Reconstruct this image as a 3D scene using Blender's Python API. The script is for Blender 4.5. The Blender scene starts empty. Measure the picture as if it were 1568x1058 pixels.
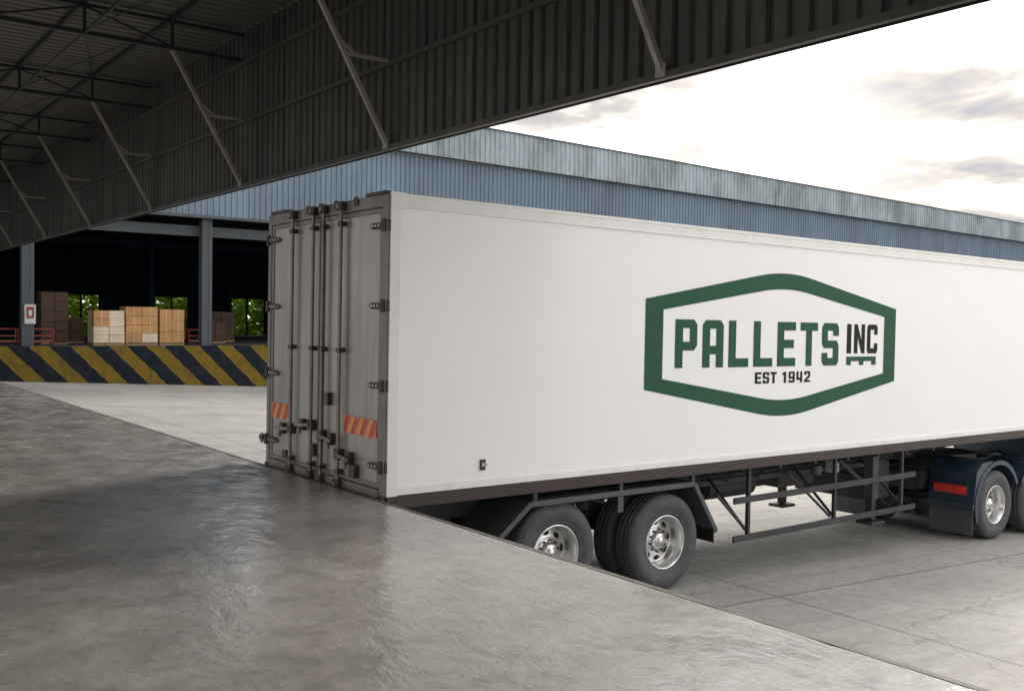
import bpy, bmesh, math, random
from mathutils import Vector, Matrix
from mathutils.geometry import tessellate_polygon
random.seed(7)
S=bpy.context.scene
S.view_settings.view_transform='Standard'; S.view_settings.look='None'; S.view_settings.exposure=0
COL=S.collection

# ------------------------------------------------------------------ materials
def newmat(name):
    m=bpy.data.materials.new(name); m.use_nodes=True
    nt=m.node_tree; b=nt.nodes['Principled BSDF']; return m,nt,b
def N(nt,t,**k):
    n=nt.nodes.new(t)
    for a,v in k.items(): setattr(n,a,v)
    return n
def mat(name,c,rough=.6,metal=0,var=.15,scale=3.0,bump=0.0,bscale=40,dirt=None,dirt_amt=0.0,stretch=(1,1,1),spec=.5,rvar=0):
    m,nt,b=newmat(name); L=nt.links
    tc=N(nt,'ShaderNodeTexCoord'); mp=N(nt,'ShaderNodeMapping'); mp.inputs['Scale'].default_value=stretch
    L.new(tc.outputs['Object'],mp.inputs['Vector'])
    n=N(nt,'ShaderNodeTexNoise'); n.inputs['Scale'].default_value=scale; n.inputs['Detail'].default_value=4; n.inputs['Roughness'].default_value=.65
    L.new(mp.outputs[0],n.inputs['Vector'])
    r=N(nt,'ShaderNodeValToRGB'); r.color_ramp.elements[0].position=.3; r.color_ramp.elements[1].position=.7
    r.color_ramp.elements[0].color=[x*(1-var) for x in c]+[1]; r.color_ramp.elements[1].color=[min(1,x*(1+var)) for x in c]+[1]
    L.new(n.outputs['Fac'],r.inputs['Fac']); out=r.outputs['Color']
    if dirt:
        n2=N(nt,'ShaderNodeTexNoise'); n2.inputs['Scale'].default_value=scale*.6; n2.inputs['Detail'].default_value=7; n2.inputs['Roughness'].default_value=.75
        L.new(mp.outputs[0],n2.inputs['Vector'])
        r2=N(nt,'ShaderNodeValToRGB'); r2.color_ramp.elements[0].position=.48; r2.color_ramp.elements[1].position=.72
        r2.color_ramp.elements[0].color=(0,0,0,1); r2.color_ramp.elements[1].color=(dirt_amt,)*3+(1,)
        L.new(n2.outputs['Fac'],r2.inputs['Fac'])
        mx=N(nt,'ShaderNodeMixRGB'); mx.inputs[2].default_value=list(dirt)+[1]
        L.new(r2.outputs[0],mx.inputs[0]); L.new(out,mx.inputs[1]); out=mx.outputs[0]
    L.new(out,b.inputs['Base Color'])
    b.inputs['Roughness'].default_value=rough; b.inputs['Metallic'].default_value=metal
    b.inputs['Specular IOR Level'].default_value=spec
    if bump:
        n3=N(nt,'ShaderNodeTexNoise'); n3.inputs['Scale'].default_value=bscale; n3.inputs['Detail'].default_value=3
        L.new(mp.outputs[0],n3.inputs['Vector'])
        bp=N(nt,'ShaderNodeBump'); bp.inputs['Strength'].default_value=bump; bp.inputs['Distance'].default_value=.01
        L.new(n3.outputs['Fac'],bp.inputs['Height']); L.new(bp.outputs[0],b.inputs['Normal'])
    return m

M={}
M['white']=mat('truck_white_paint',(.87,.87,.87),.30,0,.012,1.2,dirt=(.60,.58,.55),dirt_amt=.06,stretch=(.6,1,1.5))
M['white_trim']=mat('truck_white_trim',(.80,.80,.79),.4,0,.03,4,dirt=(.48,.42,.36),dirt_amt=.22)
M['green']=mat('logo_green',(.020,.090,.048),.6,0,.05,3,spec=.2)
M['black_txt']=mat('logo_black',(.012,.012,.013),.6,0,.05,3,spec=.2)
M['door']=mat('door_aluminium',(.31,.30,.285),.34,.25,.12,2.5,bump=.08,bscale=12,dirt=(.15,.11,.085),dirt_amt=.65,stretch=(1,1.5,.35))
M['door_frame']=mat('door_frame_metal',(.18,.17,.16),.45,.3,.2,4,dirt=(.07,.05,.04),dirt_amt=.65,stretch=(1,1,.5))
M['rod']=mat('lock_rod_steel',(.18,.15,.135),.4,.5,.2,6,dirt=(.11,.05,.028),dirt_amt=.7)
M['darkmetal']=mat('dark_steel',(.045,.042,.040),.5,.3,.25,6,dirt=(.13,.09,.075),dirt_amt=.4)
M['rail']=mat('lower_rail_maroon',(.035,.021,.020),.5,0,.2,3)
M['chassis']=mat('chassis_black',(.028,.030,.035),.55,.1,.3,4,dirt=(.11,.10,.09),dirt_amt=.4)
M['guard']=mat('mudguard_grey',(.065,.07,.08),.5,.1,.2,4,dirt=(.15,.145,.14),dirt_amt=.4)
M['tire']=mat('tyre_rubber',(.066,.069,.079),.75,0,.2,5,bump=.1,bscale=30,dirt=(.14,.135,.13),dirt_amt=.5)
M['rim']=mat('rim_steel',(.70,.70,.70),.28,.75,.1,8,dirt=(.2,.17,.14),dirt_amt=.35)
M['hole']=mat('wheel_dark',(.012,.012,.012),.8,0,.1,3)
M['tractor']=mat('tractor_paint',(.018,.036,.062),.32,0,.15,3,dirt=(.10,.11,.12),dirt_amt=.35)
M['redlamp']=mat('tail_lamp_red',(.62,.03,.02),.2,0,.15,20)
M['glass']=mat('dark_glass',(.02,.03,.04),.06,0,.1,3)
M['steel_lt']=mat('canopy_brace_steel',(.24,.23,.215),.5,.2,.2,4)
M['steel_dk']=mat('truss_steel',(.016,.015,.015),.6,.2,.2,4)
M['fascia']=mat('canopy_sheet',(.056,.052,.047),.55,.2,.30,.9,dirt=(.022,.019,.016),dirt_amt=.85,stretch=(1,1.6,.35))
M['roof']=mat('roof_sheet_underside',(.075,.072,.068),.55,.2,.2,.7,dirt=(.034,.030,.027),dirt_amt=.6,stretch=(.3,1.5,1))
M['bwall']=mat('blue_metal_siding',(.14,.195,.26),.5,.1,.20,.35,dirt=(.075,.095,.12),dirt_amt=.65,stretch=(1.4,1,.4))
M['bband']=mat('weathered_roof_sheet',(.28,.34,.38),.5,.1,.32,.5,dirt=(.11,.12,.12),dirt_amt=.95,stretch=(1.2,1,.5))
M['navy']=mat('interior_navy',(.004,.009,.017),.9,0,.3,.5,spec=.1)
M['islab']=mat('interior_slab',(.06,.06,.065),.7,0,.3,.8)
M['col']=mat('column_paint',(.050,.061,.073),.6,0,.2,1.5,dirt=(.03,.03,.03),dirt_amt=.5)
M['card']=mat('cardboard',(.40,.21,.085),.7,0,.22,1.3)
M['card2']=mat('cardboard_brown',(.065,.037,.023),.8,0,.2,2.5)
M['wrap']=mat('plastic_wrap_white',(.50,.42,.32),.3,0,.2,2)
M['wood']=mat('pallet_wood',(.26,.17,.09),.8,0,.25,5)
M['red']=mat('red_paint',(.20,.02,.016),.5,0,.2,5)
M['signw']=mat('sign_white',(.42,.42,.42),.5,0,.05,3)
M['edge']=mat('dock_edge_steel',(.16,.155,.148),.65,.1,.3,5,dirt=(.05,.045,.04),dirt_amt=.8)
M['concw']=mat('dock_wall_concrete',(.25,.24,.22),.8,0,.2,1.5,bump=.3)
M['leaf']=mat('leaves',(.32,.50,.03),.6,0,.6,1.2)
M['yel']=mat('reflector_yellow',(.66,.23,.028),.3,0,.1,6)
M['rr']=mat('reflector_red',(.44,.032,.024),.3,0,.15,6)

def stripes():
    m,nt,b=newmat('hazard_stripes'); L=nt.links
    tc=N(nt,'ShaderNodeTexCoord'); sx=N(nt,'ShaderNodeSeparateXYZ'); L.new(tc.outputs['Object'],sx.inputs[0])
    a=N(nt,'ShaderNodeMath',operation='ADD'); L.new(sx.outputs['X'],a.inputs[0]); 
    mz=N(nt,'ShaderNodeMath',operation='MULTIPLY'); L.new(sx.outputs['Z'],mz.inputs[0]); mz.inputs[1].default_value=1.0; L.new(mz.outputs[0],a.inputs[1])
    nn=N(nt,'ShaderNodeTexNoise'); nn.inputs['Scale'].default_value=3; L.new(tc.outputs['Object'],nn.inputs['Vector'])
    nm=N(nt,'ShaderNodeMath',operation='MULTIPLY_ADD'); L.new(nn.outputs['Fac'],nm.inputs[0]); nm.inputs[1].default_value=.18; L.new(a.outputs[0],nm.inputs[2])
    d=N(nt,'ShaderNodeMath',operation='DIVIDE'); L.new(nm.outputs[0],d.inputs[0]); d.inputs[1].default_value=1.68
    f=N(nt,'ShaderNodeMath',operation='FRACT'); L.new(d.outputs[0],f.inputs[0])
    g=N(nt,'ShaderNodeMath',operation='GREATER_THAN'); L.new(f.outputs[0],g.inputs[0]); g.inputs[1].default_value=.52
    mx=N(nt,'ShaderNodeMixRGB'); mx.inputs[1].default_value=(.005,.009,.016,1); mx.inputs[2].default_value=(.155,.103,.010,1); L.new(g.outputs[0],mx.inputs[0])
    n2=N(nt,'ShaderNodeTexNoise'); n2.inputs['Scale'].default_value=2.4; n2.inputs['Detail'].default_value=6; n2.inputs['Roughness'].default_value=.8; L.new(tc.outputs['Object'],n2.inputs['Vector'])
    r2=N(nt,'ShaderNodeValToRGB'); r2.color_ramp.elements[0].position=.47; r2.color_ramp.elements[1].position=.75
    r2.color_ramp.elements[0].color=(0,0,0,1); r2.color_ramp.elements[1].color=(.85,.85,.85,1); L.new(n2.outputs['Fac'],r2.inputs[0])
    m2=N(nt,'ShaderNodeMixRGB'); m2.inputs[2].default_value=(.022,.026,.031,1); L.new(r2.outputs[0],m2.inputs[0]); L.new(mx.outputs[0],m2.inputs[1])
    L.new(m2.outputs[0],b.inputs['Base Color']); b.inputs['Roughness'].default_value=.8; b.inputs['Specular IOR Level'].default_value=.2
    return m
M['stripes']=stripes()

def floor_mat():
    m,nt,b=newmat('polished_concrete'); L=nt.links
    tc=N(nt,'ShaderNodeTexCoord')
    def noise(scale,detail,rough,sc=(1,1,1),rot=0,dist=0):
        mp=N(nt,'ShaderNodeMapping'); mp.inputs['Scale'].default_value=sc; mp.inputs['Rotation'].default_value=(0,0,rot)
        L.new(tc.outputs['Object'],mp.inputs[0])
        n=N(nt,'ShaderNodeTexNoise'); n.inputs['Scale'].default_value=scale; n.inputs['Detail'].default_value=detail; n.inputs['Roughness'].default_value=rough; n.inputs['Distortion'].default_value=dist
        L.new(mp.outputs[0],n.inputs['Vector']); return n
    n1=noise(.45,7,.65,dist=.3); n2=noise(9,6,.75); n3=noise(2.6,8,.70,(1,1,1),.5,.3)
    r=N(nt,'ShaderNodeValToRGB'); e=r.color_ramp.elements; e[0].position=.3; e[0].color=(.36,.345,.33,1); e[1].position=.72; e[1].color=(.51,.49,.468,1)
    L.new(n1.outputs['Fac'],r.inputs[0])
    r3=N(nt,'ShaderNodeValToRGB'); e=r3.color_ramp.elements; e[0].position=.36; e[0].color=(.70,.69,.68,1); e[1].position=.56; e[1].color=(1,1,1,1)
    L.new(n3.outputs['Fac'],r3.inputs[0])
    mu=N(nt,'ShaderNodeMixRGB',blend_type='MULTIPLY'); mu.inputs[0].default_value=.85; L.new(r.outputs[0],mu.inputs[1]); L.new(r3.outputs[0],mu.inputs[2])
    r4=N(nt,'ShaderNodeValToRGB'); e=r4.color_ramp.elements; e[0].position=.3; e[0].color=(.80,.80,.80,1); e[1].position=.62; e[1].color=(1.04,1.04,1.04,1)
    L.new(n2.outputs['Fac'],r4.inputs[0])
    m2=N(nt,'ShaderNodeMixRGB',blend_type='MULTIPLY'); m2.inputs[0].default_value=.9; L.new(mu.outputs[0],m2.inputs[1]); L.new(r4.outputs[0],m2.inputs[2])
    L.new(m2.outputs[0],b.inputs['Base Color'])
    mr=N(nt,'ShaderNodeMapRange'); mr.inputs['From Min'].default_value=.35; mr.inputs['From Max'].default_value=.65; mr.inputs['To Min'].default_value=.07; mr.inputs['To Max'].default_value=.30
    L.new(n3.outputs['Fac'],mr.inputs['Value']); L.new(mr.outputs[0],b.inputs['Roughness'])
    b.inputs['Specular IOR Level'].default_value=1.0
    nb=noise(5,5,.62,(1,.6,1),.6,.5); nb2=noise(60,2,.6)
    bp=N(nt,'ShaderNodeBump'); bp.inputs['Strength'].default_value=.8; bp.inputs['Distance'].default_value=.014; L.new(nb.outputs['Fac'],bp.inputs['Height'])
    bp2=N(nt,'ShaderNodeBump'); bp2.inputs['Strength'].default_value=.12; bp2.inputs['Distance'].default_value=.003; L.new(nb2.outputs['Fac'],bp2.inputs['Height']); L.new(bp.outputs[0],bp2.inputs['Normal'])
    L.new(bp2.outputs[0],b.inputs['Normal'])
    return m
M['floor']=floor_mat()
def yard_mat():
    m,nt,b=newmat('yard_concrete'); L=nt.links
    tc=N(nt,'ShaderNodeTexCoord')
    n1=N(nt,'ShaderNodeTexNoise'); n1.inputs['Scale'].default_value=.35; n1.inputs['Detail'].default_value=8; n1.inputs['Roughness'].default_value=.72; n1.inputs['Distortion'].default_value=.5
    L.new(tc.outputs['Object'],n1.inputs['Vector'])
    r=N(nt,'ShaderNodeValToRGB'); e=r.color_ramp.elements; e[0].position=.3; e[0].color=(.28,.275,.265,1); e[1].position=.7; e[1].color=(.42,.41,.39,1)
    L.new(n1.outputs['Fac'],r.inputs[0])
    br=N(nt,'ShaderNodeTexBrick'); br.offset=0; br.inputs['Scale'].default_value=1; br.inputs['Brick Width'].default_value=5; br.inputs['Row Height'].default_value=4
    br.inputs['Mortar Size'].default_value=.018; br.inputs['Mortar Smooth'].default_value=.3
    br.inputs['Color1'].default_value=(1,1,1,1); br.inputs['Color2'].default_value=(.93,.93,.93,1); br.inputs['Mortar'].default_value=(.45,.44,.43,1)
    mp=N(nt,'ShaderNodeMapping'); mp.inputs['Location'].default_value=(1.2,1.3,0); L.new(tc.outputs['Object'],mp.inputs[0]); L.new(mp.outputs[0],br.inputs['Vector'])
    mu=N(nt,'ShaderNodeMixRGB',blend_type='MULTIPLY'); mu.inputs[0].default_value=1; L.new(r.outputs[0],mu.inputs[1]); L.new(br.outputs['Color'],mu.inputs[2])
    n2=N(nt,'ShaderNodeTexNoise'); n2.inputs['Scale'].default_value=7; n2.inputs['Detail'].default_value=7; n2.inputs['Roughness'].default_value=.8; L.new(tc.outputs['Object'],n2.inputs['Vector'])
    r4=N(nt,'ShaderNodeValToRGB'); e=r4.color_ramp.elements; e[0].position=.35; e[0].color=(.80,.80,.80,1); e[1].position=.6; e[1].color=(1.05,1.05,1.05,1); L.new(n2.outputs['Fac'],r4.inputs[0])
    m2=N(nt,'ShaderNodeMixRGB',blend_type='MULTIPLY'); m2.inputs[0].default_value=1; L.new(mu.outputs[0],m2.inputs[1]); L.new(r4.outputs[0],m2.inputs[2])
    mp3=N(nt,'ShaderNodeMapping'); mp3.inputs['Scale'].default_value=(.05,2.2,1); L.new(tc.outputs['Object'],mp3.inputs[0])
    n5=N(nt,'ShaderNodeTexNoise'); n5.inputs['Scale'].default_value=1; n5.inputs['Detail'].default_value=4; L.new(mp3.outputs[0],n5.inputs['Vector'])
    r5=N(nt,'ShaderNodeValToRGB'); e=r5.color_ramp.elements; e[0].position=.33; e[0].color=(.72,.72,.72,1); e[1].position=.48; e[1].color=(1,1,1,1); L.new(n5.outputs['Fac'],r5.inputs[0])
    m5=N(nt,'ShaderNodeMixRGB',blend_type='MULTIPLY'); m5.inputs[0].default_value=.7; L.new(m2.outputs[0],m5.inputs[1]); L.new(r5.outputs[0],m5.inputs[2])
    vo=N(nt,'ShaderNodeTexVoronoi',feature='DISTANCE_TO_EDGE'); vo.inputs['Scale'].default_value=.28
    nw=N(nt,'ShaderNodeTexNoise'); nw.inputs['Scale'].default_value=1.2; nw.inputs['Detail'].default_value=5; L.new(tc.outputs['Object'],nw.inputs['Vector'])
    va=N(nt,'ShaderNodeVectorMath',operation='ADD'); L.new(tc.outputs['Object'],va.inputs[0]); L.new(nw.outputs['Color'],va.inputs[1]); L.new(va.outputs[0],vo.inputs['Vector'])
    r6=N(nt,'ShaderNodeValToRGB'); e=r6.color_ramp.elements; e[0].position=.0; e[0].color=(.62,.61,.60,1); e[1].position=.006; e[1].color=(1,1,1,1); L.new(vo.outputs['Distance'],r6.inputs[0])
    m6=N(nt,'ShaderNodeMixRGB',blend_type='MULTIPLY'); m6.inputs[0].default_value=.8; L.new(m5.outputs[0],m6.inputs[1]); L.new(r6.outputs[0],m6.inputs[2])
    L.new(m6.outputs[0],b.inputs['Base Color']); b.inputs['Roughness'].default_value=.7
    bp=N(nt,'ShaderNodeBump'); bp.inputs['Strength'].default_value=.3; bp.inputs['Distance'].default_value=.01; L.new(n2.outputs['Fac'],bp.inputs['Height']); L.new(bp.outputs[0],b.inputs['Normal'])
    return m
M['yard']=yard_mat()

# ------------------------------------------------------------------ mesh builder
class MB:
    def __init__(s): s.v=[]; s.f=[]; s.m=[]; s.mats=[]; s.sm=[]
    def mi(s,k):
        if k not in s.mats: s.mats.append(k)
        return s.mats.index(k)
    def add(s,vs,fs,k,smooth=False):
        o=len(s.v); s.v+= [tuple(v) for v in vs]; i=s.mi(k)
        for f in fs: s.f.append([o+a for a in f]); s.m.append(i); s.sm.append(smooth)
    def box(s,a,b,k):
        x0,y0,z0=a;x1,y1,z1=b
        s.add([(x0,y0,z0),(x1,y0,z0),(x1,y1,z0),(x0,y1,z0),(x0,y0,z1),(x1,y0,z1),(x1,y1,z1),(x0,y1,z1)],
              [(0,3,2,1),(4,5,6,7),(0,1,5,4),(1,2,6,5),(2,3,7,6),(3,0,4,7)],k)
    def beam(s,p,q,w,h,k,up=(0,0,1)):
        p=Vector(p);q=Vector(q);d=(q-p).normalized();u=Vector(up)
        if abs(d.dot(u))>.98:u=Vector((1,0,0))
        r=d.cross(u).normalized();u=r.cross(d).normalized()
        vs=[]
        for c in (p,q):
            for a,b in((-1,-1),(1,-1),(1,1),(-1,1)): vs.append(c+r*a*w/2+u*b*h/2)
        s.add(vs,[(3,2,1,0),(4,5,6,7),(0,1,5,4),(1,2,6,5),(2,3,7,6),(3,0,4,7)],k)
    def cyl(s,p,q,rad,k,n=12):
        p=Vector(p);q=Vector(q);d=(q-p).normalized();u=Vector((0,0,1))
        if abs(d.dot(u))>.98:u=Vector((1,0,0))
        r=d.cross(u).normalized();u=r.cross(d).normalized();vs=[]
        for c in(p,q):
            for i in range(n):
                a=2*math.pi*i/n; vs.append(c+r*rad*math.cos(a)+u*rad*math.sin(a))
        s.add(vs,[(i,(i+1)%n,n+(i+1)%n,n+i) for i in range(n)],k,True)
        s.add(vs[:n],[tuple(range(n))[::-1]],k); s.add(vs[n:],[tuple(range(n))],k)
    def lathe(s,c,prof,k,n=48,sy=1):
        cx,cy,cz=c;vs=[]
        for (r,y) in prof:
            for i in range(n):
                a=2*math.pi*i/n; vs.append((cx+r*math.cos(a),cy+sy*y,cz+r*math.sin(a)))
        fs=[]
        for j in range(len(prof)-1):
            for i in range(n):
                fs.append((j*n+i,j*n+(i+1)%n,(j+1)*n+(i+1)%n,(j+1)*n+i))
        s.add(vs,fs,k,True)
    def obj(s,name,parent=None,bevel=0,world=False):
        me=bpy.data.meshes.new(name); me.from_pydata(s.v,[],s.f)
        for k in s.mats: me.materials.append(M[k])
        for i,p in enumerate(me.polygons): p.material_index=s.m[i]; p.use_smooth=s.sm[i]
        me.update()
        o=bpy.data.objects.new(name,me); COL.objects.link(o)
        if parent:
            o.parent=parent
            if world: o.matrix_parent_inverse=Matrix.Translation(-parent.location)
        if bevel:
            md=o.modifiers.new('bev','BEVEL'); md.width=bevel; md.segments=2; md.limit_method='ANGLE'; md.harden_normals=False
        return o
def empty(name,loc=(0,0,0)):
    e=bpy.data.objects.new(name,None); e.location=loc; COL.objects.link(e); return e

def corrugated(b,axis,a0,a1,pitch,depth,base,c0,c1,k,c0b=None,c1b=None):
    vs=[];n=int((a1-a0)/pitch)
    pts=[]
    for i in range(n):
        t=a0+i*pitch
        pts+=[(t,0),(t+pitch*.58,0),(t+pitch*.68,depth),(t+pitch*.90,depth)]
    pts.append((a0+n*pitch,0))
    for t,d in pts:
        f=(t-a0)/(a1-a0)
        lo=c0+(0 if c0b is None else (c0b-c0)*f); hi=c1+(0 if c1b is None else (c1b-c1)*f)
        if axis=='y': vs+=[(base+d,t,lo),(base+d,t,hi)]
        elif axis=='x': vs+=[(t,base+d,lo),(t,base+d,hi)]
        else: vs+=[(lo,t,base+d),(hi,t,base+d)]
    fs=[(2*i,2*i+2,2*i+3,2*i+1) for i in range(len(pts)-1)]
    b.add(vs,fs,k)

# ------------------------------------------------------------------ ground
gz=lambda X:-1.21-.048*(min(max(X,4.17),22)-4.17)
b=MB()
xs=[-500,4.17,8,12,16,19,22,500]; vs=[];fs=[]
for x in xs: vs+=[(x,-500,gz(x)),(x,500,gz(x))]
for i in range(len(xs)-1): fs.append((2*i,2*i+2,2*i+3,2*i+1))
b.add(vs,fs,'yard'); b.obj('ground')

# ------------------------------------------------------------------ own warehouse (dock floor, canopy)
wh=empty('loading_warehouse')
b=MB()
ys=[-22+i*.1 for i in range(int(66/.1)+1)]
vs=[];fs=[]
for y in ys:
    e=4.10+random.uniform(-.006,.003)-(random.random()<.03)*random.uniform(.005,.018)
    vs+=[(-24,y,0),(e,y,0),(e+.012,y,-.012),(e+.012,y,-2.2)]
for i in range(len(ys)-1):
    for j in range(3): fs.append((4*i+j,4*i+j+1,4*i+4+j+1,4*i+4+j))
b.add(vs,fs,'floor'); b.obj('dock_floor',wh)
b=MB()
b.box((4.118,-22,-.12),(4.165,44,-.004),'edge')
b.box((4.165,-22,-2.2),(4.17,44,-.13),'concw')
for y in (-3,5.5,7.9,9.3,14,22,30):
    b.box((4.17,y,-.6),(4.25,y+.22,-.15),'hole')
b.obj('dock_edge_angle',wh,.006)
XF=6.5;ZB=3.76;ZR=6.42;XB=-8.8
b=MB()
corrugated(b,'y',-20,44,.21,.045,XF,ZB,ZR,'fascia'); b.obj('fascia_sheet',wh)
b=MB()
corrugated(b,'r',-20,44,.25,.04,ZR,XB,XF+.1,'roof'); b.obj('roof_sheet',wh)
b=MB()
b.box((XF-.07,-20,ZB-.015),(XF-.01,44,ZB+.05),'fascia')
b.box((XF+.048,-20,ZB-.02),(XF+.055,44,ZB+.09),'fascia')
for z in (4.87,5.85): b.box((XF-.06,-20,z-.03),(XF-.003,44,z+.03),'fascia')
y=-19.
while y<44:
    b.box((XF-.008,y,ZB+.06),(XF-.002,y+.016,ZR-.02),'steel_dk'); y+=1.05
b.obj('fascia_girts',wh)
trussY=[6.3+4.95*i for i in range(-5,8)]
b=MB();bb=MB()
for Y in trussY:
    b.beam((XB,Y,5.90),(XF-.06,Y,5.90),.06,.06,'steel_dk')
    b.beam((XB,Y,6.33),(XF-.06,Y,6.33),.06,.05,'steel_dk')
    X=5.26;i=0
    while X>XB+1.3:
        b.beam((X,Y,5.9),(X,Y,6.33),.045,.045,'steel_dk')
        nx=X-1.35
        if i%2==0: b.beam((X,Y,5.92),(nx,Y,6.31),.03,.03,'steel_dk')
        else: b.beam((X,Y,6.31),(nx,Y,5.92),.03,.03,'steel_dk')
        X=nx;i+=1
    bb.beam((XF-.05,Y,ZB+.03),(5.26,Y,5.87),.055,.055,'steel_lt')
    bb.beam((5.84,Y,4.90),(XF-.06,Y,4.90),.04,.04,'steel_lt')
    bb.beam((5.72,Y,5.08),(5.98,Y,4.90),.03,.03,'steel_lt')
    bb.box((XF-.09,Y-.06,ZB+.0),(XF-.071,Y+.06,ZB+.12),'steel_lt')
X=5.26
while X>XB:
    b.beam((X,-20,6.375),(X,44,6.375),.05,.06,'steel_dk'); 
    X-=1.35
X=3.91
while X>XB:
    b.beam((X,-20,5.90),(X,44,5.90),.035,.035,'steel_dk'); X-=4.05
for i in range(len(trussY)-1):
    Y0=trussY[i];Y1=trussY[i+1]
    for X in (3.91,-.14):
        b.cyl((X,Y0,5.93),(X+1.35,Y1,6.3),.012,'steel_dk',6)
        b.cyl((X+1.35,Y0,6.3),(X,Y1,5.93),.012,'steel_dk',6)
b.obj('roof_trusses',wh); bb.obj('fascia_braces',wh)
b=MB()
for Y in trussY[::2]:
    b.box((XB+.1,Y-.15,0.003),(XB+.4,Y+.15,5.87),'col')
b.obj('columns',wh,.01)

# ------------------------------------------------------------------ opposing warehouse
ob=empty('blue_warehouse',(0,47,0))
b=MB()
corrugated(b,'x',-12,128,.30,-.07,47.0,6.4,11.0,'bwall',6.4,9.75); b.obj('upper_siding',ob,world=True)
b=MB()
corrugated(b,'x',-12,128,.36,-.07,46.62,11.15,13.35,'bband',9.65,11.3); b.obj('roof_band',ob,world=True)
b=MB()
b.add([(-12,46.58,13.38),(128,46.58,11.33),(128,46.50,11.33),(-12,46.50,13.38),(-12,46.58,13.30),(128,46.58,11.25),(128,46.50,11.25),(-12,46.50,13.30)],
      [(0,1,2,3),(4,7,6,5),(3,2,6,7),(0,4,5,1)],'col')
b.add([(-12,46.55,11.13),(128,46.55,9.63),(128,47.0,9.63),(-12,47.0,11.13)],[(0,1,2,3)],'col')
b.add([(-12,46.66,13.35),(128,46.66,11.3),(128,73,12.5),(-12,73,14.5)],[(0,1,2,3)],'bband')
b.box((-12,46.91,6.28),(128,46.99,6.42),'col')
b.obj('roof_trim',ob,world=True)
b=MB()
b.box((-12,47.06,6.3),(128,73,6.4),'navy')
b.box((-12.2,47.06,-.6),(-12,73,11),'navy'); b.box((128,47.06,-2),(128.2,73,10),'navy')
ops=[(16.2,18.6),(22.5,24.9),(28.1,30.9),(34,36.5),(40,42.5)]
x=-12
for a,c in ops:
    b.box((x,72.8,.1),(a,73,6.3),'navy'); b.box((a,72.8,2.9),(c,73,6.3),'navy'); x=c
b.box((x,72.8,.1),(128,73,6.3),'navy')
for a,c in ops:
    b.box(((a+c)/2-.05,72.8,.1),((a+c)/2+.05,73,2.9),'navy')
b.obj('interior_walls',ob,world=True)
b=MB(); b.box((-12,47.05,-.3),(128,73,.1),'islab'); b.obj('dock_slab',ob,world=True)
b=MB(); b.box((-12,46.95,-2.4),(128,47.04,.11),'stripes'); b.obj('hazard_striped_dock_wall',ob,world=True)
b=MB()
X=-6.9
while X<125:
    b.box((X-.09,47.3,.104),(X+.09,47.7,6.28),'col')
    b.box((X-.25,47.28,.104),(X-.092,47.34,6.28),'col'); b.box((X+.092,47.28,.104),(X+.25,47.34,6.28),'col')
    b.box((X-.25,47.66,.104),(X-.092,47.72,6.28),'col'); b.box((X+.092,47.66,.104),(X+.25,47.72,6.28),'col')
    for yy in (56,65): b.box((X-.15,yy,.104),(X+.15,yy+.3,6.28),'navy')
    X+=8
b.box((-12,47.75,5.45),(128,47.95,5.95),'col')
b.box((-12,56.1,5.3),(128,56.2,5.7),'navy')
b.obj('columns_and_beam',ob,world=True)
b=MB()
b.box((8.95,47.2,1.1),(9.4,47.23,1.95),'signw'); b.box((9.02,47.19,1.35),(9.33,47.197,1.85),'red'); b.box((9.1,47.18,1.45),(9.25,47.188,1.7),'signw')
b.obj('fire_point_sign',ob,world=True)

def pallet(name,cx,cy,w,d,h,z0,k,wrap,nx,nz):
    b=MB()
    for i in range(5): b.box((cx-w/2+i*(w-.1)/4,cy-d/2,z0+.1),(cx-w/2+.1+i*(w-.1)/4,cy+d/2,z0+.13),'wood')
    for i in range(3): b.box((cx-w/2+.002,cy-d/2+i*(d-.1)/2+.002,z0+.004),(cx+w/2-.002,cy-d/2+.1+i*(d-.1)/2,z0+.098),'wood')
    bh=(h-.14)/nz
    for j in range(nz):
        n=nx; bw=w/n
        for i in range(n):
            if j==nz-1 and random.random()<.15: continue
            for kx in range(2):
                kk=k if random.random()>wrap else 'wrap'
                jx=random.uniform(-.010,.010)
                b.box((cx-w/2+i*bw+.011+jx,cy-d/2+kx*d/2+.008+random.uniform(-.015,.015),z0+.135+j*bh+.003),(cx-w/2+(i+1)*bw-.011+jx,cy-d/2+(kx+1)*d/2-.018,z0+.135+(j+1)*bh-.003-random.uniform(0,.006)),kk)
                if kk=='card':
                    xm=cx-w/2+(i+.5)*bw+jx; b.box((xm-.02,cy-d/2-.016+kx*d/2,z0+.15+j*bh),(xm+.02,cy-d/2-.001+kx*d/2+.02,z0+.12+(j+1)*bh),'wrap')
    return b.obj(name,None,.008)
pallet('stacked_boxes_on_pallet',12.65,48.3,1.4,1.1,1.65,.1,'card',.5,2,4)
pallet('stacked_boxes_on_pallet.001',14.2,48.5,1.5,1.1,1.85,.1,'card',.15,2,4)
pallet('stacked_boxes_on_pallet.002',15.62,48.4,1.2,1.0,1.75,.1,'card',.0,2,3)
pallet('stacked_boxes_on_pallet.003',10.75,50.4,1.2,1.1,2.5,.1,'card2',.0,2,5)
pallet('stacked_boxes_on_pallet.004',20.3,54.5,1.6,1.2,1.7,.1,'card2',.0,2,4)
pallet('stacked_boxes_on_pallet.005',7.6,51,1.4,1.2,1.9,.1,'card2',.0,2,4)
pallet('stacked_boxes_on_pallet.006',11.9,52.5,1.3,1.2,1.3,.1,'card2',.0,2,3)
pallet('stacked_boxes_on_pallet.007',18.9,51.5,1.1,1.1,1.1,.1,'card2',.0,2,3)
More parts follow.
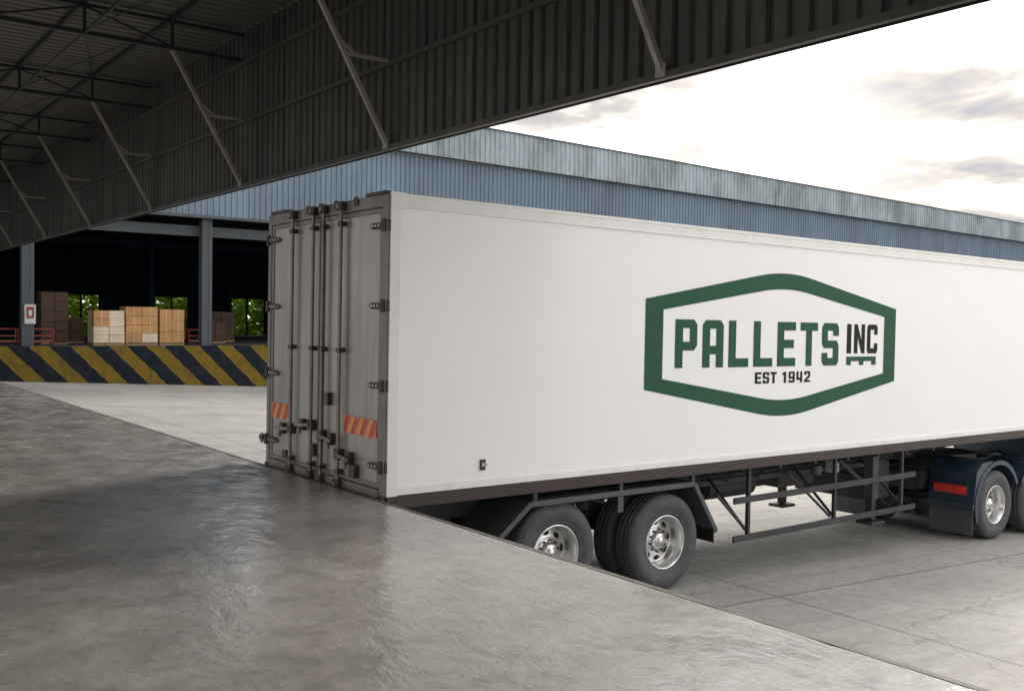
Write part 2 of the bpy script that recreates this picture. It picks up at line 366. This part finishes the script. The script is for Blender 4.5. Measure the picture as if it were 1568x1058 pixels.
def cart(name,x,y):
    e=empty(name,(x,y,.1)); b=MB()
    for dx in(-.5,.5):
        for dy in (-.3,.3):
            b.beam((dx,dy,.12),(dx,dy,.75),.05,.05,'red')
            b.cyl((dx-.03,dy,.07),(dx+.03,dy,.07),.07,'hole',12)
    for z in(.18,.45,.75):
        for dy in(-.3,.3): b.beam((-.5,dy,z),(.5,dy,z),.05,.05,'red')
        for dx in (-.5,.5): b.beam((dx,-.3,z),(dx,.3,z),.04,.04,'red')
    b.box((-.47,-.27,.2),(.47,.27,.23),'wood'); b.obj('frame',e)
cart('trolley_cart',8.4,48.6); cart('trolley_cart.001',9.9,48.8); cart('trolley_cart.002',17.1,48.7)
b=MB()
for i in range(20000):
    x=random.uniform(12,48); cl=math.sin(x*1.3)+math.sin(x*.57+1)
    z=random.uniform(-2.2,4.8+cl*.7); y=random.uniform(74.5,80)
    r=random.uniform(.2,.42); a=Vector([random.gauss(0,1) for _ in range(3)]).normalized(); c=a.cross(Vector([random.gauss(0,1) for _ in range(3)])).normalized()
    p=Vector((x,y,z)); b.add([p-a*r,p-c*r*.5,p+a*r,p+c*r*.5],[(0,1,2,3)],'leaf')
b.obj('foliage')

# ------------------------------------------------------------------ semi trailer
T=empty('box_semi_trailer',(4.28,7.43,0)); T.rotation_euler=(0,math.radians(.35),0)
LN=13.6;W=2.52;H=2.63
b=MB(); b.box((.03,0.0,.0),(LN,W,H-.01),'white'); b.obj('cargo_body',T,.012)
b=MB()
b.box((.10,-.014,H-.115),(LN,-.001,H+.004),'white_trim'); b.box((.10,W+.001,H-.115),(LN,W+.014,H+.004),'white_trim')
b.box((.10,-.020,H-.018),(LN,-.0145,H+.012),'white_trim')
b.box((.10,-.012,.0),(LN,-.001,.065),'white_trim')
b.box((.0,-.018,-.01),(.10,-.001,H+.01),'white_trim')
b.box((.0,-.024,H-.13),(.15,-.0185,H+.02),'white_trim')
b.obj('body_trim',T,.004)
b=MB()
b.box((.0,-.022,-.115),(LN,.06,-.004),'rail'); b.box((.0,W-.06,-.115),(LN,W+.02,-.004),'rail')
for i in range(27): b.box((.3+i*.5,.065,-.11),(.36+i*.5,W-.065,-.008),'chassis')
b.box((.02,.061,-.006),(LN,W-.061,-.001),'chassis')
b.obj('lower_rail',T,.004)
b=MB()
for i in range(90):
    x=.2+i*.15
    for z in (.03,H-.06): b.cyl((x,-.0125,z),(x,-.0185,z),.006,'white_trim',6)
b.obj('rivets',T)
b=MB()
b.box((1.0,-.02,.155),(1.055,-.001,.255),'darkmetal'); b.box((1.008,-.026,.19),(1.047,-.0205,.225),'signw'); b.cyl((1.07,-.001,.205),(1.07,-.03,.205),.012,'rim',8)
b.obj('side_socket',T,.003)
b=MB()
b.box((-.03,-.0,-.0),(.06,.075,H),'door_frame'); b.box((-.03,W-.075,0),(.06,W,H),'door_frame')
b.box((-.03,.077,H-.11),(.06,W-.077,H),'door_frame'); b.box((-.04,.077,-.12),(.06,W-.077,.05),'door_frame')
b.box((-.045,.0,-.13),(.02,.0765,-.001),'darkmetal'); b.box((-.045,W-.0765,-.13),(.02,W,-.001),'darkmetal')
b.box((-.028,.05,H+.001),(.03,.4,H+.035),'darkmetal'); b.box((-.028,W-.4,H+.001),(.03,W-.05,H+.035),'darkmetal')
for y in (.55,.95,1.55,1.95,W/2): b.box((-.045,y-.04,H-.06),(-.031,y+.04,H+.02),'darkmetal')
b.obj('rear_frame',T,.006)
b=MB()
for y0,y1 in((.082,W/2-.006),(W/2+.006,W-.082)):
    b.box((-.012,y0,.055),(.029,y1,H-.115),'door')
    for (a,c,z0,z1) in ((y0,y0+.05,.055,H-.115),(y1-.05,y1,.055,H-.115)): b.box((-.022,a,z0),(-.0125,c,z1),'door_frame')
    b.box((-.022,y0+.051,.055),(-.0125,y1-.051,.1),'door_frame'); b.box((-.022,y0+.051,H-.16),(-.0125,y1-.051,H-.115),'door_frame')
b.box((-.03,W/2-.022,.06),(-.023,W/2+.022,H-.12),'hole')
b.obj('doors',T,.004)
b=MB()
for y in (.80,1.16,1.38,1.85):
    b.cyl((-.06,y,-.03),(-.06,y,H-.04),.019,'rod',12)
    for z in (.12,1.25,2.42):
        b.box((-.078,y-.036,z-.022),(-.0225,y+.036,z+.022),'darkmetal')
        for s in(-1,1): b.cyl((-.085,y+s*.028,z),(-.0785,y+s*.028,z),.008,'rod',8)
    for z in (0.0,H-.05):
        b.box((-.09,y-.055,z-.035),(-.0455,y+.055,z+.045),'darkmetal')
        b.box((-.10,y-.02,z-.02),(-.09,y+.03,z+.02),'rod')
b.obj('lock_rods',T,.004)
b=MB()
for z in (.25,.96,1.66,2.36):
    for y,s in ((.035,1),(W-.035,-1)):
        b.cyl((-.045,y-s*.0,z-.055),(-.045,y,z+.055),.022,'darkmetal',10)
        b.beam((-.035,y+s*.02,z),(-.035,y+s*.21,z),.022,.055,'darkmetal')
        b.beam((-.034,y+s*.19,z),(-.034,y+s*.25,z),.018,.03,'rod')
        b.box((-.02,min(y,y-s*.05),z-.05),(.05,max(y,y-s*.05),z+.05),'darkmetal')
        for dy in (.07,.13,.18): b.cyl((-.047,y+s*dy,z),(-.056,y+s*dy,z),.009,'rim',6)
b.obj('hinges',T,.003)
b=MB()
for y,z,s in ((.80,.28,-1),(1.16,.42,-1),(1.38,.50,1),(1.85,.42,1)):
    b.beam((-.085,y,z),(-.10,y+s*.28,z-.02),.018,.035,'rod')
    b.box((-.08,y-.05,z-.05),(-.023,y+.05,z+.05),'darkmetal')
    b.box((-.075,y+s*.20-.04,z-.07),(-.023,y+s*.20+.04,z+.04),'darkmetal')
    b.cyl((-.09,y+s*.2,z-.05),(-.09,y+s*.2,z-.10),.022,'rod',10)
b.box((-.07,.46,.10),(-.023,.56,.22),'darkmetal'); b.box((-.06,1.95,.10),(-.023,2.05,.18),'darkmetal')
b.cyl((-.05,1.33,.2),(-.05,1.33,.32),.03,'darkmetal',10)
b.box((-.06,1.02,.72),(-.0225,1.09,.84),'darkmetal')
b.beam((-.05,W,.26),(-.06,W+.07,.26),.05,.05,'darkmetal'); b.cyl((-.05,W+.06,.2),(-.05,W+.06,.3),.02,'rod',8)
b.obj('door_handles',T,.004)
b=MB()
for y0,y1,z0,z1 in((.135,.74,.49,.65),(1.96,2.385,.49,.65)):
    per=.17;sl=.1
    b.add([(-.0235,y0,z0),(-.0235,y1,z0),(-.0235,y1,z1),(-.0235,y0,z1)],[(0,1,2,3)],'rr')
    y=y0-.13
    while y<y1:
        P=[(y,z1),(y+.085,z1),(y+.085+sl,z0),(y+sl,z0)]
        def clip(poly,lim,keep):
            out=[]
            for i in range(len(poly)):
                a=poly[i];c=poly[(i+1)%len(poly)]
                ia=keep(a[0],lim);ic=keep(c[0],lim)
                if ia: out.append(a)
                if ia!=ic:
                    t=(lim-a[0])/(c[0]-a[0]); out.append((lim,a[1]+t*(c[1]-a[1])))
            return out
        P=clip(P,y0,lambda v,l:v>=l)
        if P: P=clip(P,y1,lambda v,l:v<=l)
        if len(P)>2: b.add([(-.0275,p[0],p[1]) for p in P],[tuple(range(len(P)))],'yel')
        y+=per
b.obj('reflective_tape',T)

def poly2(b,loops,k,y,ox=0,oz=0,sx=1,sz=1):
    L=[[Vector((ox+p[0]*sx,oz+p[1]*sz,0)) for p in lp] for lp in loops]
    tris=tessellate_polygon(L); flat=[v for lp in L for v in lp]
    b.add([(v.x,y,v.y) for v in flat],[tuple(t) for t in tris],k)
GL={
'P':[[(0,0),(0,1),(.85,1),(1,.9),(1,.46),(.85,.36),(.35,.36),(.35,0)],[(.35,.54),(.35,.82),(.66,.82),(.66,.54)]],
'A':[[(0,0),(0,.9),(.15,1),(.85,1),(1,.9),(1,0),(.65,0),(.65,.28),(.35,.28),(.35,0)],[(.35,.46),(.35,.82),(.65,.82),(.65,.46)]],
'L':[[(0,0),(0,1),(.36,1),(.36,.19),(1,.19),(1,0)]],
'E':[[(0,0),(0,1),(1,1),(1,.81),(.36,.81),(.36,.6),(.9,.6),(.9,.41),(.36,.41),(.36,.19),(1,.19),(1,0)]],
'T':[[(.33,0),(.33,.81),(0,.81),(0,1),(1,1),(1,.81),(.67,.81),(.67,0)]],
'S':[[(.12,0),(.88,0),(1,.1),(1,.48),(.88,.59),(.34,.59),(.34,.82),(.66,.82),(.66,.7),(1,.7),(1,.9),(.88,1),(.12,1),(0,.9),(0,.51),(.12,.41),(.66,.41),(.66,.18),(.34,.18),(.34,.3),(0,.3),(0,.1)]],
'I':[[(.2,0),(.2,1),(.8,1),(.8,0)]],
'N':[[(0,0),(0,1),(.3,1),(.67,.45),(.67,1),(1,1),(1,0),(.7,0),(.33,.55),(.33,0)]],
'C':[[(.12,0),(.88,0),(1,.1),(1,.35),(.67,.35),(.67,.18),(.33,.18),(.33,.82),(.67,.82),(.67,.65),(1,.65),(1,.9),(.88,1),(.12,1),(0,.9),(0,.1)]],
'1':[[(.35,0),(.35,.72),(.08,.72),(.08,.86),(.4,1),(.7,1),(.7,0)]],
'9':[[(.12,0),(.88,0),(1,.1),(1,.9),(.88,1),(.12,1),(0,.9),(0,.45),(.12,.36),(.67,.36),(.67,.18),(.33,.18),(.33,.26),(0,.26),(0,.1)],[(.33,.54),(.33,.82),(.67,.82),(.67,.54)]],
'4':[[(0,.22),(0,1),(.33,1),(.33,.42),(.62,.42),(.62,1),(.95,1),(.95,0),(.62,0),(.62,.22)]],
'2':[[(0,0),(1,0),(1,.18),(.45,.18),(1,.52),(1,.9),(.88,1),(.12,1),(0,.9),(0,.66),(.33,.66),(.33,.82),(.67,.82),(.67,.6),(0,.2)]]}
X0=4.28
def hexa(cx,cz,hw,hs,hp,fl):
    pts=[(cx-hw,cz-hs),(cx-hw,cz+hs)]
    def arc(sgn,rev):
        P=[]
        for i in range(9):
            t=-1+2*i/8; x=cx+fl*t
            sl=(hp-hs)/hw; ye=hp-sl*fl*.5
            z=ye-(t*t)*sl*fl*.5
            P.append((x,cz+sgn*z))
        return P[::-1] if rev else P
    pts+=arc(1,False); pts+=[(cx+hw,cz+hs),(cx+hw,cz-hs)]; pts+=arc(-1,True)
    return pts
b=MB(); cx=9.77-X0; cz=1.335
poly2(b,[hexa(cx,cz,2.37,.485,.90,.5),hexa(cx,cz,2.10,.375,.70,.45)],'green',-.004)
word='PALLETS'; xs0=7.86-X0; pitch=(10.86-7.86+.085)/7
for i,c in enumerate(word): poly2(b,GL[c],'green',-.004,xs0+i*pitch,1.075,pitch-.09,.535)
xi=11.02-X0
for c,x,w in(('I',xi-.02,.16),('N',xi+.17,.24),('C',xi+.46,.24)): poly2(b,GL[c],'black_txt',-.004,x,1.225,w,.38)
poly2(b,[[(0,0),(0,.11),(.66,.11),(.66,0),(.56,0),(.56,.05),(.38,.05),(.38,0),(.28,0),(.28,.05),(.1,.05),(.1,0)]],'green',-.004,xi+.01,1.075)
xe=9.22-X0
lay=[('E',0),('S',.13),('T',.26),('1',.455),('9',.575),('4',.715),('2',.855)]
for c,dx in lay: poly2(b,GL[c],'black_txt',-.004,xe+dx*1.1,.875,.12,.135)
b.obj('side_logo',T)

def wheel(b,cx,cy,cz,sy=1,r=.53):
    k=r/.53
    P=[(.29,-.10),(.305,-.135),(.33,-.15),(.355,-.147),(.36,-.152),(.43,-.155),(.47,-.15),(.475,-.145),(.505,-.132),(.522,-.112),(.53,-.08)]
    for g in (-.06,0.0,.06):
        P+=[(.53,g-.012),(.518,g-.008),(.518,g+.008),(.53,g+.012)]
    P+=[(.53,.08),(.522,.112),(.505,.13),(.45,.15),(.36,.15),(.29,.12)]
    b.lathe((cx,cy,cz),[(a*k,c) for a,c in P],'tire',56,sy)
    R=[(.300,-.128),(.300,-.138),(.288,-.142),(.280,-.135),(.276,-.11),(.262,-.085),(.256,-.02),(.25,.015),(.24,.03),(.232,.03),(.16,.0),(.145,-.003),(.142,-.008),(.105,-.01),(.1,-.015)]
    b.lathe((cx,cy,cz),[(a*k,c) for a,c in R],'rim',56,sy)
    b.lathe((cx,cy,cz),[(.095,-.012),(.088,-.05),(.078,-.06),(.05,-.063),(.045,-.078),(.0,-.08)],'rim',24,sy)
    for i in range(10):
        a=2*math.pi*i/10+.2
        c=Vector((cx+.122*math.cos(a),cy-sy*.01,cz+.122*math.sin(a))); b.cyl(c,c+Vector((0,-sy*.03,0)),.012,'darkmetal',6)
    for i in range(8):
        a=2*math.pi*i/8+.1; rr=.2
        er=Vector((math.cos(a),0,math.sin(a))); et=Vector((-math.sin(a),0,math.cos(a)))
        sl=Vector((0,sy*.03/.072,0)); c=Vector((cx,cy+sy*.0126,cz))+er*rr
        vs=[c+Vector((0,-sy*.004,0))+(er+sl)*.028*math.cos(t*math.pi/8)+et*.040*math.sin(t*math.pi/8) for t in range(16)]
        b.add(vs,[tuple(range(16))],'hole')
r=.53
def loc(X,z): return (X-X0, z+.0061*(X-X0))
for nm,X in (('wheel_rear',6.26),('wheel_mid',7.82)):
    x,z=loc(X,gz(X)+r)
    b=MB(); wheel(b,x,.175,z,1); wheel(b,x,.52,z,-1); wheel(b,x,W-.175,z,-1); wheel(b,x,W-.52,z,1)
    b.cyl((x,.2,z),(x,W-.2,z),.07,'chassis',14); b.cyl((x,.32,z),(x,.60,z),.2,'chassis',20); b.cyl((x,W-.6,z),(x,W-.32,z),.2,'chassis',20)
    b.obj(nm+'_axle',T)
b=MB()
for y in(.82,W-.82):
    b.box((.3,y-.06,-.45),(8.6,y+.06,-.116),'chassis'); b.box((8.6,y-.06,-.30),(13.3,y+.06,-.116),'chassis')
    b.beam((1.0,y,-.62),(5.0,y,-.62),.09,.10,'chassis')
    for x in (1.1,2.75,4.7): b.box((x-.1,y-.05,-.75),(x+.1,y+.05,-.451),'chassis')
for x in (.6,2.7,5.2,6.8,8.4,10,12): b.box((x-.05,.88,-.35),(x+.05,W-.88,-.2),'chassis')
for x in (4.9,5.6,6.3,7,7.7,8.4,9.1):
    b.beam((x,.1,-.14),(x,.76,-.22),.05,.08,'chassis')
b.cyl((5.3,1.1,-.55),(6.2,1.1,-.55),.15,'chassis',18); b.cyl((5.3,1.5,-.55),(6.2,1.5,-.55),.15,'chassis',18)
b.cyl((6.7,.95,-.22),(7.3,.95,-.22),.09,'guard',14)
b.box((7.0,1.2,-.7),(7.8,1.7,-.3),'chassis')
b.box((8.75,.95,-1.0),(9.35,W-.3,-.33),'chassis')
for z,y in ((-.36,.70),(-.30,.66)):
    b.cyl((4.6,y,z),(9.6,y,z),.014,'hole',6)
for i in range(7):
    p0=(5.0+i*.6,.73,-.24);p1=(5.3+i*.6,.70,-.40);p2=(5.6+i*.6,.73,-.24); b.cyl(p0,p1,.012,'hole',6); b.cyl(p1,p2,.012,'hole',6)
b.cyl((6.95,.55,-.3),(6.95,.55,-.42),.07,'guard',12); b.box((7.25,.5,-.42),(7.4,.62,-.24),'signw')
b.box((.1,.1,-.78),(.2,W-.1,-.66),'chassis')
for y in(.6,W-.7): b.box((.1,y,-.66),(.18,y+.08,-.116),'chassis')
b.obj('chassis',T,.006)
b=MB()
for yy0,yy1 in((.0,.68),(W-.68,W)):
    pts=[(5.50,-.52),(5.89,-.215),(8.22,-.225),(8.60,-.80)]
    L=[loc(*p) for p in pts]
    for i in range(3):
        p,q=L[i],L[i+1]; ym=(yy0+yy1)/2
        b.beam((p[0],ym,p[1]),(q[0],ym,q[1]),yy1-yy0,.015,'guard')
        ye=yy0+.006 if yy0<1 else yy1-.006
        b.beam((p[0],ye-.012,p[1]-.02),(q[0],ye-.012,q[1]-.02),.022,.055,'guard')
    ye=-.012 if yy0<1 else W+.012
    for X in (5.95,7.1,8.2):
        x,_=loc(X,0); b.beam((x,ye+.03,-.12),(x,ye+.03,-.2),.05,.05,'chassis')
    x,_=loc(7.08,0); b.box((x-.04,ye-.01,-.42),(x+.04,ye+.01,-.255),'guard')
    x,z=loc(8.62,-.8); b.box((x-.01,yy0+.05,z-.16),(x+.01,yy1-.05,z+.02),'hole')
b.obj('mudguards',T,.004)
b=MB()
for ys in(.04,W-.04):
    for z in(-.52,-.97):
        p=loc(8.95,z);q=loc(12.8,z-.0); b.beam((p[0],ys,p[1]),(q[0],ys,q[1]),.03,.075,'chassis')
    for X in (9.24,10.95,12.5):
        x,z=loc(X,-1.0); b.beam((x,ys+(.03 if ys<1 else -.03),z+.02),(x,ys+(.03 if ys<1 else -.03),-.116),.045,.045,'chassis')
        b.beam((x,ys+(.06 if ys<1 else -.06),z+.1),(x+.02,(.75 if ys<1 else W-.75),-.3),.03,.03,'chassis')
    p=loc(8.7,-.42);q=loc(9.22,-.88); b.beam((p[0],ys+.05,p[1]),(q[0],ys+.05,q[1]),.03,.03,'chassis')
    p=loc(10.3,-.35);q=loc(10.9,-.92); b.beam((p[0],ys+.25,p[1]),(q[0],ys+.05,q[1]),.03,.03,'chassis')
b.obj('side_guards',T,.004)
b=MB()
for y in(.5,W-.5):
    x,z=loc(12.45,0)
    b.box((x-.07,y-.07,-.85),(x+.07,y+.07,-.12),'guard'); b.box((x-.05,y-.05,-1.15),(x+.05,y+.05,-.85),'chassis'); b.box((x-.16,y-.13,-1.2),(x+.16,y+.13,-1.16),'chassis')
    b.beam((x-.05,y,-.7),(x-.8,y,-.25),.05,.05,'chassis')
b.cyl((loc(12.45,0)[0],.5,-.55),(loc(12.45,0)[0],W-.5,-.55),.025,'chassis',8)
b.obj('landing_legs',T,.005)

# ------------------------------------------------------------------ tractor
TR=empty('truck_tractor',(15.1,8.69,gz(15.1)))
def wl(b,name,bevel=.0): 
    return b.obj(name,TR,bevel,world=True)
Yn=7.46; Yf=9.92
for i,X in enumerate((15.12,16.45)):
    b=MB(); z=gz(X)+r+.01
    wheel(b,X,Yn+.16,z,1); wheel(b,X,Yn+.5,z,-1); wheel(b,X,Yf-.16,z,-1); wheel(b,X,Yf-.5,z,1)
    b.cyl((X,Yn+.3,z),(X,Yf-.3,z),.09,'chassis'); wl(b,'drive_axle_%d'%(i+1))
b=MB(); X=19.4; z=gz(X)+r+.01; wheel(b,X,Yn+.16,z,1); wheel(b,X,Yf-.16,z,-1); b.cyl((X,Yn+.3,z),(X,Yf-.3,z),.07,'chassis'); wl(b,'steer_axle')
b=MB()
for y0,y1 in((Yn-.01,Yn+.72),(Yf-.72,Yf+.01)):
    for X in (15.12,16.45):
        cz=gz(X)+r; R=.66; n=14
        a0=math.radians(200) if X<16 else math.radians(150); a1=math.radians(25) if X<16 else math.radians(-5)
        pr=None
        for i in range(n+1):
            a=a0+(a1-a0)*i/n; p=(X+R*math.cos(a),cz+R*math.sin(a)*.98+.02)
            if pr:
                b.beam((pr[0],(y0+y1)/2,pr[1]),(p[0],(y0+y1)/2,p[1]),y1-y0,.02,'tractor',up=(math.cos(a),0,math.sin(a)))
                for ye in(y0,y1): b.beam((pr[0],ye,pr[1]),(p[0],ye,p[1]),.02,.07,'tractor',up=(math.cos(a),0,math.sin(a)))
            pr=p
    zc=gz(15.1)
    b.add([(14.40,y0,zc+.62),(14.46,y0,zc+1.08),(14.62,y0,zc+1.22),(14.95,y0,zc+1.235),
           (14.40,y1,zc+.62),(14.46,y1,zc+1.08),(14.62,y1,zc+1.22),(14.95,y1,zc+1.235)],
          [(0,4,5,1),(1,5,6,2),(2,6,7,3)],'tractor')
    b.add([(14.40,y0+.003,zc+.60),(14.46,y0+.003,zc+1.08),(14.62,y0+.003,zc+1.22),(14.95,y0+.003,zc+1.235),(14.6,y0+.003,zc+.95),(14.5,y0+.003,zc+.75),(14.44,y0+.003,zc+.6)],[(0,1,2,3,4,5,6)],'tractor')
    b.box((14.405,y0+.02,zc+.14),(14.43,y1-.02,zc+.62),'tire')
    b.box((14.37,y0,zc+.52),(14.42,y1,zc+.62),'tractor')
wl(b,'fenders',.006)
b=MB(); zc=gz(15.1)
for y0,y1 in((Yn+.10,Yn+.6),(Yf-.6,Yf-.10)):
    b.box((14.365,y0-.02,zc+.73),(14.44,y1+.02,zc+.90),'chassis')
    b.box((14.345,y0,zc+.75),(14.364,y0+.33,zc+.88),'redlamp'); b.box((14.345,y0+.335,zc+.75),(14.364,y1,zc+.88),'redlamp')
wl(b,'tail_lamps',.006)
b=MB()
for y in(8.3,9.08): b.box((14.3,y-.05,zc+.75),(20,y+.05,zc+1.02),'chassis')
b.box((14.3,8.36,zc+.72),(14.4,9.02,zc+1.0),'chassis')
b.box((15.1,8.2,zc+1.03),(16.4,9.2,zc+1.12),'chassis'); b.cyl((15.75,8.69,zc+1.12),(15.75,8.69,zc+1.2),.5,'chassis',30)
b.cyl((17.2,Yn+.35,zc+.6),(18.5,Yn+.35,zc+.6),.3,'rim',24)
b.cyl((17.2,Yf-.35,zc+.6),(18.5,Yf-.35,zc+.6),.3,'rim',24)
wl(b,'frame',.006)
b=MB()
prof=[(18.3,.75),(18.3,3.35),(18.9,3.75),(19.9,3.55),(20.35,2.4),(20.5,1.5),(20.5,.45),(19.95,.45),(19.85,.9),(19.4,1.15),(18.95,.9),(18.9,.75)]
n=len(prof); vs=[(x,y,zc+z) for y in(Yn+.02,Yf-.02) for x,z in prof]
tr=tessellate_polygon([[Vector((p[0],p[1],0)) for p in prof]])
fs=[tuple(t) for t in tr]+[tuple(n+i for i in t)[::-1] for t in tr]+[(i,(i+1)%n,n+(i+1)%n,n+i) for i in range(n)]
b.add(vs,fs,'tractor')
b.add([(19.2,Yn+.015,zc+1.75),(20.25,Yn+.015,zc+1.75),(20.1,Yn+.015,zc+2.45),(19.2,Yn+.015,zc+2.6)],[(0,1,2,3)],'glass')
b.add([(20.40,Yn+.2,zc+2.32),(20.40,Yf-.2,zc+2.32),(19.99,Yf-.3,zc+3.4),(19.99,Yn+.3,zc+3.4)],[(0,1,2,3)],'glass')
b.box((20.1,Yn-.2,zc+1.8),(20.25,Yn-.05,zc+2.4),'chassis'); b.box((20.1,Yf+.05,zc+1.8),(20.25,Yf+.2,zc+2.4),'chassis')
b.box((20.505,Yn+.2,zc+.9),(20.52,Yf-.2,zc+1.5),'chassis')
wl(b,'cab')

# ------------------------------------------------------------------ sky, sun, camera
el=math.radians(28); az=math.radians(90-18)     # azimuth clockwise from +Y: sun behind the trailer, to the right
sd=Vector((math.sin(az)*math.cos(el),math.cos(az)*math.cos(el),math.sin(el)))
sun=bpy.data.lights.new('sun','SUN'); sun.energy=2.6; sun.angle=math.radians(13); sun.color=(1,.91,.80)
so=bpy.data.objects.new('sun',sun); so.rotation_euler=sd.to_track_quat('Z','Y').to_euler(); so.location=(20,-20,20); COL.objects.link(so)
w=bpy.data.worlds.new('World'); S.world=w; w.use_nodes=True; nt=w.node_tree; L=nt.links
bg=nt.nodes['Background']; bg.inputs['Strength'].default_value=.15
sky=N(nt,'ShaderNodeTexSky'); sky.sky_type='NISHITA'; sky.sun_disc=False; sky.sun_elevation=el; sky.sun_rotation=az
tc=N(nt,'ShaderNodeTexCoord'); sx=N(nt,'ShaderNodeSeparateXYZ'); L.new(tc.outputs['Generated'],sx.inputs[0])
zz=N(nt,'ShaderNodeMath',operation='ADD'); L.new(sx.outputs['Z'],zz.inputs[0]); zz.inputs[1].default_value=.10
zm=N(nt,'ShaderNodeMath',operation='MAXIMUM'); L.new(zz.outputs[0],zm.inputs[0]); zm.inputs[1].default_value=.05
dx=N(nt,'ShaderNodeMath',operation='DIVIDE'); dy=N(nt,'ShaderNodeMath',operation='DIVIDE')
L.new(sx.outputs['X'],dx.inputs[0]); L.new(zm.outputs[0],dx.inputs[1]); L.new(sx.outputs['Y'],dy.inputs[0]); L.new(zm.outputs[0],dy.inputs[1])
cb=N(nt,'ShaderNodeCombineXYZ'); L.new(dx.outputs[0],cb.inputs[0]); L.new(dy.outputs[0],cb.inputs[1])
nz=N(nt,'ShaderNodeTexNoise'); nz.inputs['Scale'].default_value=1.5; nz.inputs['Detail'].default_value=8; nz.inputs['Roughness'].default_value=.58; nz.inputs['Distortion'].default_value=.25
L.new(cb.outputs[0],nz.inputs['Vector'])
cr=N(nt,'ShaderNodeValToRGB'); e=cr.color_ramp.elements
e[0].position=.34; e[0].color=(.15,.155,.185,1); e[1].position=.54; e[1].color=(1,.985,.96,1)
e2=cr.color_ramp.elements.new(.43); e2.color=(.26,.24,.22,1)
e3=cr.color_ramp.elements.new(.49); e3.color=(.40,.375,.345,1)
L.new(nz.outputs['Fac'],cr.inputs[0])
mu=N(nt,'ShaderNodeMixRGB',blend_type='MULTIPLY'); mu.inputs[0].default_value=1; mu.inputs[2].default_value=(19.5,19.5,19.5,1); L.new(cr.outputs[0],mu.inputs[1])
mx=N(nt,'ShaderNodeMixRGB'); mx.inputs[0].default_value=.94; L.new(sky.outputs[0],mx.inputs[1]); L.new(mu.outputs[0],mx.inputs[2])
gA=math.radians(52.8-15.5); gE=math.radians(9)
gd=(math.cos(gA)*math.cos(gE),math.sin(gA)*math.cos(gE),math.sin(gE))
dp=N(nt,'ShaderNodeVectorMath',operation='DOT_PRODUCT'); L.new(tc.outputs['Generated'],dp.inputs[0]); dp.inputs[1].default_value=gd
dm=N(nt,'ShaderNodeMath',operation='MAXIMUM'); L.new(dp.outputs['Value'],dm.inputs[0]); dm.inputs[1].default_value=0
pw=N(nt,'ShaderNodeMath',operation='POWER'); L.new(dm.outputs[0],pw.inputs[0]); pw.inputs[1].default_value=220
gm=N(nt,'ShaderNodeMixRGB',blend_type='MULTIPLY'); gm.inputs[0].default_value=1; L.new(pw.outputs[0],gm.inputs[1]); gm.inputs[2].default_value=(7,6,4.6,1)
ad=N(nt,'ShaderNodeMixRGB',blend_type='ADD'); ad.inputs[0].default_value=1; L.new(mx.outputs[0],ad.inputs[1]); L.new(gm.outputs[0],ad.inputs[2])
L.new(ad.outputs[0],bg.inputs['Color'])

cam=bpy.data.cameras.new('camera'); co=bpy.data.objects.new('camera',cam); COL.objects.link(co); S.camera=co
cam.sensor_width=36; cam.lens=36*1500/1568; cam.clip_end=2000; cam.clip_start=.05
A=math.radians(52.8); p=math.atan(38.5/1500); ro=math.radians(.8)
f=Vector((math.cos(A)*math.cos(p),math.sin(A)*math.cos(p),-math.sin(p)))
R=Vector((math.sin(A),-math.cos(A),0)); U=R.cross(f)
R2=R*math.cos(ro)+U*math.sin(ro); U2=U*math.cos(ro)-R*math.sin(ro)
m=Matrix((( R2.x,U2.x,-f.x,0),(R2.y,U2.y,-f.y,0),(R2.z,U2.z,-f.z,1.55),(0,0,0,1)))
co.matrix_world=m
